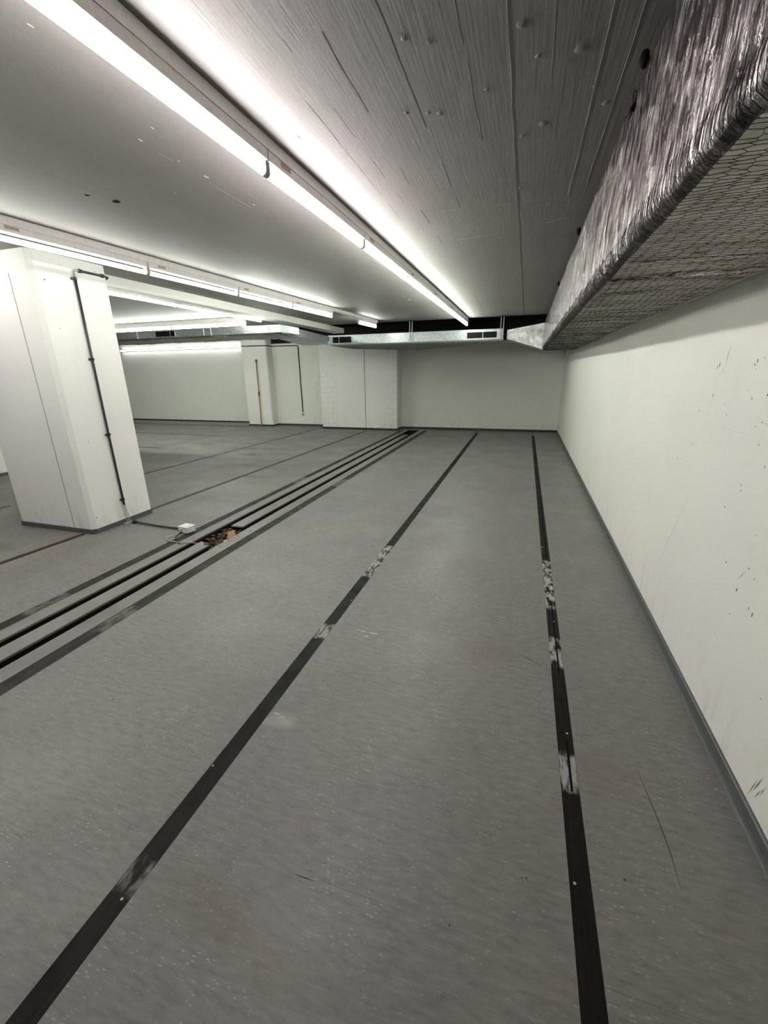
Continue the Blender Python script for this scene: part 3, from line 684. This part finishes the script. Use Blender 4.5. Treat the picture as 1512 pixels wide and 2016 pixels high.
for i, y in enumerate((-2.45, -1.18, .09, 1.36, 2.63)): lamp((X3, y, ZC+.028), (0, 0, 0), 1.27, 'dim', ('fifth', 'fourth', 'third', 'second', 'first')[i]+' tube light hidden behind the big column, counting towards the camera', 'tube lights behind the big column', True)
for i in range(3): lamp((X3, J[i], ZC+.028), (0, 0, 0), J[i+1]-J[i], 'green', ('nearest', 'middle', 'farthest')[i]+' tube light of the row peeping out behind the ceiling beam', 'tube lights behind the beam', True)
Y4 = 7.32
rail(-13.5, -4.98, 'x', Y4, 'rail across the left bay above the galvanised duct')
for i in range(7):
    x = -5.0 - [0, .58, 1.70, 2.82, 3.94, 5.06, 6.18, 7.30][i]; x1 = -5.0 - [0, .58, 1.70, 2.82, 3.94, 5.06, 6.18, 7.30][i+1]
    lamp((x, Y4, ZC), (0, 0, math.pi/2), x-x1, 'strong', ('short rightmost', 'second', 'third', 'fourth', 'fifth', 'sixth', 'leftmost')[i]+(' tube light of the row across the left bay above the duct' if i in (0, 6) else ' tube light from the right in the row across the left bay'), 'tube lights across the left bay', True)
JX = [-8.19, -9.41, -10.61, -11.78, -12.96]
for i in range(4):
    lamp((JX[i], YB2+.055, 2.275), Matrix(((0, -1, 0), (0, 0, 1), (-1, 0, 0))).to_euler(), JX[i]-JX[i+1], 'softer', ('rightmost', 'second from right', 'third from right', 'leftmost')[i]+' tube light mounted high on the far left wall', 'tube lights on the far left wall', True)

# ================================================================== FOIL-WRAPPED DUCT
fd = thing('insulated_duct', 'big silver foil-wrapped duct with chicken wire along the top of the right wall', 'duct', (.55, 4, 2.1)); L = (.55, 4, 2.1)
DX0, DX1, DZ0, DZ1, DYA, DYB = .27, .856, 1.85, 2.40, -2.0, 9.32
# perimeter from top inner edge, down the left face, round the lower corner, across the underside
R = .035
per = [(DX1, DZ1), (.62, DZ1+.005), (.42, DZ1+.004)] + arc((DX0+.03, DZ1-.03), .03, math.pi/2, math.pi, 4)
per += [(DX0, DZ1-.03-(DZ1-DZ0-.03-R)*i/14) for i in range(1, 14)]
per += arc((DX0+R, DZ0+R), R, math.pi, 1.5*math.pi, 6)
per += [(DX0+R+(DX1-DX0-R)*i/16, DZ0) for i in range(1, 17)]
S = [0]
for i in range(1, len(per)): S.append(S[-1]+math.hypot(per[i][0]-per[i-1][0], per[i][1]-per[i-1][1]))
def per_at(s):
    s = min(max(s, 0), S[-1]-1e-6)
    for i in range(1, len(S)):
        if s <= S[i]:
            t = (s-S[i-1])/(S[i]-S[i-1]); a, b = per[i-1], per[i]
            tx, tz = b[0]-a[0], b[1]-a[1]; l = math.hypot(tx, tz)
            return a[0]+tx*t, a[1]+tz*t, tz/l, -tx/l
def disp(s, y):
    v = mnoise.noise(Vector((s*2.2, y*1.7, 0)))*.010 + mnoise.noise(Vector((s*3.5, y*9, 4)))*.006 + mnoise.noise(Vector((s*7, y*26, 9)))*.0022
    v += .007*math.exp(-((y-2.02)/.05)**2)*(1 if s < .55 else .3)            # taped bulge
    v += .010*math.exp(-((y-2.13)/.018)**2)*(1 if s > .95 else 0)
    v += -.004*math.exp(-((y % 1.37-.5)/.02)**2)
    return v
def duct_pt(s, y, off=0.):
    x, z, nx, nz = per_at(s); d = disp(s, y)+off
    ex = min(1., (DX1-x)/.05) if nz < -.5 or nz > .5 else 1.
    return (x+nx*d*(1 if nx else 0), y, z+nz*d*ex)
# outward normal check: left face nx must be -1
fm_ = MB(); sv = [S[-1]*i/58 for i in range(59)]; yn = 470
sides = {'side_wrap': (0, 36), 'underside_wrap': (36, 58)}
kcorner = min(range(59), key=lambda i: abs(sv[i]-(S[-1]-(DX1-DX0-R)-.012)))
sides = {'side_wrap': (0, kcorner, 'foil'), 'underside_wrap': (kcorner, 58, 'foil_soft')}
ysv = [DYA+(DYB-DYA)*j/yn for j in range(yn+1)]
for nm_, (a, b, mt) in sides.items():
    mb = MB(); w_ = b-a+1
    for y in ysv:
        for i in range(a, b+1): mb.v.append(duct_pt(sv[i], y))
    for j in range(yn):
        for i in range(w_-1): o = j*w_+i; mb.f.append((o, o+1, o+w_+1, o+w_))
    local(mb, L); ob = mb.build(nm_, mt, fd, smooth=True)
mb = MB(); ring = [duct_pt(s, DYB) for s in sv] + [(DX1, DYB, DZ0)]
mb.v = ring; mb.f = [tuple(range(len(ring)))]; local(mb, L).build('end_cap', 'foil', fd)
# chicken wire: hexagon net wrapped round side and underside
def wire_net(y0, y1, s0, s1, cw, ch, rad, name, off):
    V = []; Fc = []; r = random.Random(3)
    ncol = int((s1-s0)/(cw*.75)); nrow = int((y1-y0)/ch); P = {}
    def key(i, j, k): return (i, j, k)
    def pt(u, v):
        kk = (round(u*4/cw), round(v*4/ch))
        if kk not in P:
            s_ = s0+u+r.uniform(-.12, .12)*cw + .02*mnoise.noise(Vector((u*6, (y0+v)*1.8, 2))); y_ = y0+v+r.uniform(-.16, .16)*ch + .018*mnoise.noise(Vector((u*5, (y0+v)*2.5, 7)))
            P[kk] = Vector(duct_pt(min(max(s_, .05), S[-1]-.004), min(y_, DYB-.002), off+r.uniform(0, .0012)))
        return P[kk]
    def seg(a, b):
        d = b-a; l = d.length
        if l < 1e-5: return
        d /= l; x = d.cross(Vector((.31, .2, .93))).normalized(); y = d.cross(x); o = len(V)
        for q in (a, b):
            for k in range(3): t = 2*math.pi*k/3; V.append(tuple(q+(x*math.cos(t)+y*math.sin(t))*rad))
        for k in range(3): Fc.append((o+k, o+(k+1) % 3, o+3+(k+1) % 3, o+3+k))
    hw = cw/4
    for i in range(ncol):
        cx_ = i*cw*.75
        for j in range(nrow):
            cy_ = (j+(.5 if i % 2 else 0))*ch
            a = pt(cx_-hw*2, cy_); b = pt(cx_-hw, cy_+ch/2); c = pt(cx_+hw, cy_+ch/2); d = pt(cx_+hw*2, cy_)
            seg(a, b); seg(b, c); seg(c, d)
    mb = MB(); mb.v = V; mb.f = Fc; local(mb, L)
    me = bpy.data.meshes.new(name); me.from_pydata(mb.v, [], mb.f); me.materials.append(M['wire'])
    o = bpy.data.objects.new(name, me); C.objects.link(o); o.parent = fd
sU = S[-1]-(DX1-DX0-R)
wire_net(.25, 9.3, sU-.070, S[-1]-.01, .050, .0205, .00075, 'wire_netting', .0030)
# torn flap of foil standing up on the top edge
tf = MB(); o = 0
for i in range(7):
    for j in range(5):
        tf.v.append((DX0-.018+.012*rnd.random()+.01*j/4, 1.93+.10*i/6+.008*rnd.random(), DZ1-.075+.085*j/4*(1-.5*abs(i-3)/3)))
for i in range(6):
    for j in range(4): o = i*5+j; tf.f.append((o, o+1, o+6, o+5))
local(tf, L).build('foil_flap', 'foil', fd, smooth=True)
# dark tears in the foil
tr = MB()
for y, z, a, l in ((1.55, 2.25, .25, .05), (1.60, 2.19, .15, .035), (1.62, 2.07, .2, .05), (2.1, 2.0, .1, .04), (2.8, 2.02, .1, .05), (1.35, 2.3, .1, .03)):
    o = len(tr.v); x, _, _ = DX0, 0, 0; xx = DX0-.012
    tr.v += [(xx, y, z-l), (xx-.003, y-.006, z), (xx, y+.01*a, z+l), (xx-.003, y+.007, z)]; tr.f.append((o, o+1, o+2, o+3))
local(tr, L).build('foil_tear', 'slot', fd)
tr = MB()
for x, y, l in ((.48, 1.72, .05), (.63, 1.95, .03), (.36, 1.80, .045), (.60, 1.32, .05)):
    o = len(tr.v); z = DZ0-.012; tr.v += [(x-l, y, z), (x, y-.004, z-.002), (x+l, y+.004, z), (x, y+.006, z-.002)]; tr.f.append((o, o+1, o+2, o+3))
local(tr, L).build('foil_tear', 'slot', fd)
# overlap seam across the underside
sm_ = MB()
for i in range(40):
    x = DX0+.01+(DX1-DX0-.02)*i/39; zz = DZ0-.010-.006*rnd.random(); y = 2.13+.006*rnd.uniform(-1, 1)-.03*(i/39)
    sm_.v += [(x, y-.020, DZ0+.0), (x, y-.006, zz), (x, y+.008, zz+.002), (x, y+.024, DZ0)]
for i in range(39):
    for j in range(3): o = i*4+j; sm_.f.append((o, o+1, o+5, o+4))
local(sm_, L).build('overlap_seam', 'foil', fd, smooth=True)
# tapering transition piece to the flat duct
nx_, nz_ = 22, 14; tp = MB()
for i in range(nx_+1):
    t = i/nx_; x = DX0+.02-(.70)*t; zlo = 1.865+(2.085-1.865)*t; zhi = 2.345+(2.245-2.345)*t; y = 9.24+.06*t
    for j in range(nz_+1):
        u = j/nz_; tp.v.append((x, y-.012*math.sin(math.pi*u)+.010*mnoise.noise(Vector((t*9, u*4, 1))), zlo+(zhi-zlo)*u))
for i in range(nx_):
    for j in range(nz_): o = i*(nz_+1)+j; tp.f.append((o, o+1, o+nz_+2, o+nz_+1))
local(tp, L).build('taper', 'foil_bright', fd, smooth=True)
tb = MB(); tb.v = [(.29, 9.25, 1.86), (-.42, 9.31, 2.085), (-.42, 9.9, 2.085), (.29, 9.9, 1.86), (.29, 9.25, 2.345), (-.42, 9.31, 2.245), (-.42, 9.9, 2.245), (.29, 9.9, 2.345)]
tb.f = [(0, 1, 2, 3), (4, 7, 6, 5), (1, 5, 6, 2), (0, 3, 7, 4), (3, 2, 6, 7)]; local(tb, L).build('taper_back', 'foil_soft', fd)
tb = MB(); tb.box(-.50, -.42, 9.33, 9.85, 2.09, 2.24); local(tb, L).build('flexible_collar', 'brkt', fd)
tb = MB(); tb.box(.30, DX1, 9.33, 9.9, 1.87, 2.36); local(tb, L).build('turn_box', 'foil_soft', fd)

# clamps holding the duct to the ceiling
for i, (y, s, lab) in enumerate(((1.87, 1, 'nearest'), (3.69, 1, 'middle'), (5.7, .9, 'farthest'))):
    r = thing('duct_clamp', lab+' black clamp between the foil duct and the ceiling', 'clamp', (.282, y, 2.415), group='black clamps of the foil duct')
    MB().tube([(-.008, -.006, -.020*s), (-.01, 0, .0), (-.008, .006, .022*s)], [.010, .016, .011], 9).build('nut', 'brkt', r, smooth=True)
    MB().box(.0, .06, -.008, .008, -.008, .002).build('bracket', 'brkt', r)
    MB().tube([(.055, 0, -.005), (.055, 0, .078)], .005, 8).build('rod', 'brkt', r)

# ================================================================== FLAT GALVANISED DUCTS
gd = thing('flat_duct', 'flat galvanised duct with two dark grilles hung across the back of the room', 'duct', (-2.4, 9.6, 2.18)); L = (-2.4, 9.6, 2.18)
local(MB().box(-4.25, -.50, 9.30, 9.95, 2.09, 2.27), L).build('body', 'galv', gd, .003)
fl = MB()
fl.box(-4.26, -.49, 9.292, 9.30, 2.262, 2.276); fl.box(-4.26, -.49, 9.290, 9.31, 2.082, 2.092)
local(fl, L).build('edge_flange', 'hanger', gd)
for x in (-4.20, -3.66, -2.35, -.56):
    f = MB(); f.box(x-.006, x+.006, 9.286, 9.302, 2.085, 2.273); local(f, L).build('joint_flange', 'galv', gd)
def grille(x0, x1, yf, z0, z1, root, L, mull=()):
    fr = MB(); t = .008
    fr.box(x0, x1, yf-.008, yf, z1-t, z1); fr.box(x0, x1, yf-.008, yf, z0, z0+t); fr.box(x0, x0+t, yf-.008, yf, z0+t, z1-t); fr.box(x1-t, x1, yf-.008, yf, z0+t, z1-t)
    g = local(fr, L).build('grille', 'galv', root)
    b = MB(); b.box(x0+t, x1-t, yf-.003, yf-.001, z0+t, z1-t); local(b, L).build('grille_back', 'groove', g)
    s = MB(); n = int((x1-x0)/.03)
    for i in range(1, n): x = x0+(x1-x0)*i/n; s.box(x-.0025, x+.0025, yf-.007, yf-.003, z0+t, z1-t)
    local(s, L).build('grille_blade', 'grille', g)
    if mull:
        q = MB()
        for x in mull: q.box(x-.006, x+.006, yf-.009, yf-.002, z0+t, z1-t)
        local(q, L).build('grille_divider', 'hanger', g)
grille(-4.16, -3.70, 9.296, 2.112, 2.252, gd, L, (-4.0,))
grille(-1.20, -.60, 9.296, 2.105, 2.235, gd, L, (-.88,))
# insulation board hung under the duct
bl = MB(); top = [(-4.22, 9.33), (-.52, 9.33), (-.56, 9.42), (-1.43, 9.89), (-2.59, 10.93), (-3.06, 10.47), (-3.88, 9.78)]
zt = [2.08]*7; zb = [2.066, 2.055, 2.02, 2.0, 1.995, 2.0, 2.01]
for k, (x, y) in enumerate(top): bl.v.append((x, y, zb[k]))
for k, (x, y) in enumerate(top): bl.v.append((x, y, 2.085))
bl.f = [(0, 1, 2, 3), (0, 3, 4, 5), (0, 5, 6), tuple(range(7, 14))] + [(i, (i+1) % 7, 7+(i+1) % 7, 7+i) for i in range(7)]
local(bl, L).build('insulation_board', 'belly', gd)
bs = MB(); bs.tube([(-2.33, 9.34, 2.052), (-2.40, 9.9, 2.028), (-2.55, 10.8, 1.994)], .011, 6); bs.tube([(-3.3, 9.35, 2.06), (-3.1, 10.2, 2.02)], .006, 6); bs.tube([(-1.25, 9.35, 2.055), (-1.4, 9.8, 2.008)], .006, 6)
local(bs, L).build('board_seam', 'scuffl', gd)
bs = MB()
bs.tube([(-2.36, 9.312, 2.070), (-.55, 9.312, 2.062)], .010, 8)
local(bs, L).build('edge_roll', 'belly', gd)
for x, y in ((-2.05, 9.75), (-1.55, 9.5), (-2.75, 9.8), (-3.3, 9.7)):
    b = MB(); zz = 2.066-(y-9.33)*.045; b.tube([(x, y, zz-.012), (x, y, zz+.02)], .016, 10); local(b, L).build('fixing_pin', 'clip', gd)

# left run: passes under the beam and turns across the left bay
ld = thing('flat_duct', 'galvanised duct crossing the left bay below the tube row, with a slanting end', 'duct', (-8, 6.8, 2.18)); L = (-8, 6.8, 2.18)
LZ0, LZ1 = 2.125, 2.240
local(MB().box(-13.8, -3.80, 6.5, 7.1, LZ0, LZ1), L).build('body', 'galv', ld, .003)
dg = MB(); a = [(-3.80, 6.5), (-4.262, 9.29), (-4.90, 9.29), (-4.40, 7.1)]
zz0 = [LZ0, 2.09, 2.09, LZ0]; zz1 = [LZ1, 2.265, 2.265, LZ1]
dg.v = [(x, y, zz0[i]) for i, (x, y) in enumerate(a)] + [(x, y, zz1[i]) for i, (x, y) in enumerate(a)]
dg.f = [(0, 1, 2, 3), (7, 6, 5, 4)] + [(i, (i+1) % 4, 4+(i+1) % 4, 4+i) for i in range(4)]
local(dg, L).build('slanting_piece', 'galv', ld)
for x in (-3.815, -4.02, -5.15, -5.30, -6.0, -6.75, -7.5):
    f = MB(); f.box(x-.005, x+.005, 6.488, 6.502, LZ0-.004, LZ1+.004); local(f, L).build('joint_flange', 'galv', ld)
grille(-6.33, -5.90, 6.497, LZ0+.008, LZ1-.006, ld, L)
un = MB(); nx_, ny_ = 150, 12
for i in range(nx_+1):
    for j in range(ny_+1):
        x = -13.6+9.7*i/nx_; y = 6.53+.72*j/ny_
        un.v.append((x, y, 2.100-.012*j/ny_+.014*mnoise.noise(Vector((x*7, y*5, 3)))+.006*mnoise.noise(Vector((x*22, y*12, 5)))))
for i in range(nx_):
    for j in range(ny_): o = i*(ny_+1)+j; un.f.append((o, o+1, o+ny_+2, o+ny_+1))
un.box(-13.6, -3.92, 6.54, 7.24, 2.112, 2.124)
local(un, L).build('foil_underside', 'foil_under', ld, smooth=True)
ub = MB(); ub.tube([(-3.79, 6.52, 2.117), (-4.24, 9.3, 2.082)], .010, 6); local(ub, L).build('lower_lip', 'hanger', ld)

for x, lab in ((-2.35, 'left'), (-.51, 'right')):
    r = thing('duct_hanger', lab+' of the two steel hangers holding the flat duct at the back', 'hanger', (x, 9.268, 2.28), group='steel hangers of the flat duct')
    for dx in (-.03, .022):
        MB().box(dx-.007, dx+.007, -.012, .0, -.19, .205).build('hanger_strap', 'hanger', r)
    MB().box(-.045, .04, -.03, .02, .205, .217).build('ceiling_plate', 'brkt', r)
    MB().box(-.045, .04, -.02, .0, -.205, -.19).build('foot_plate', 'hanger', r)
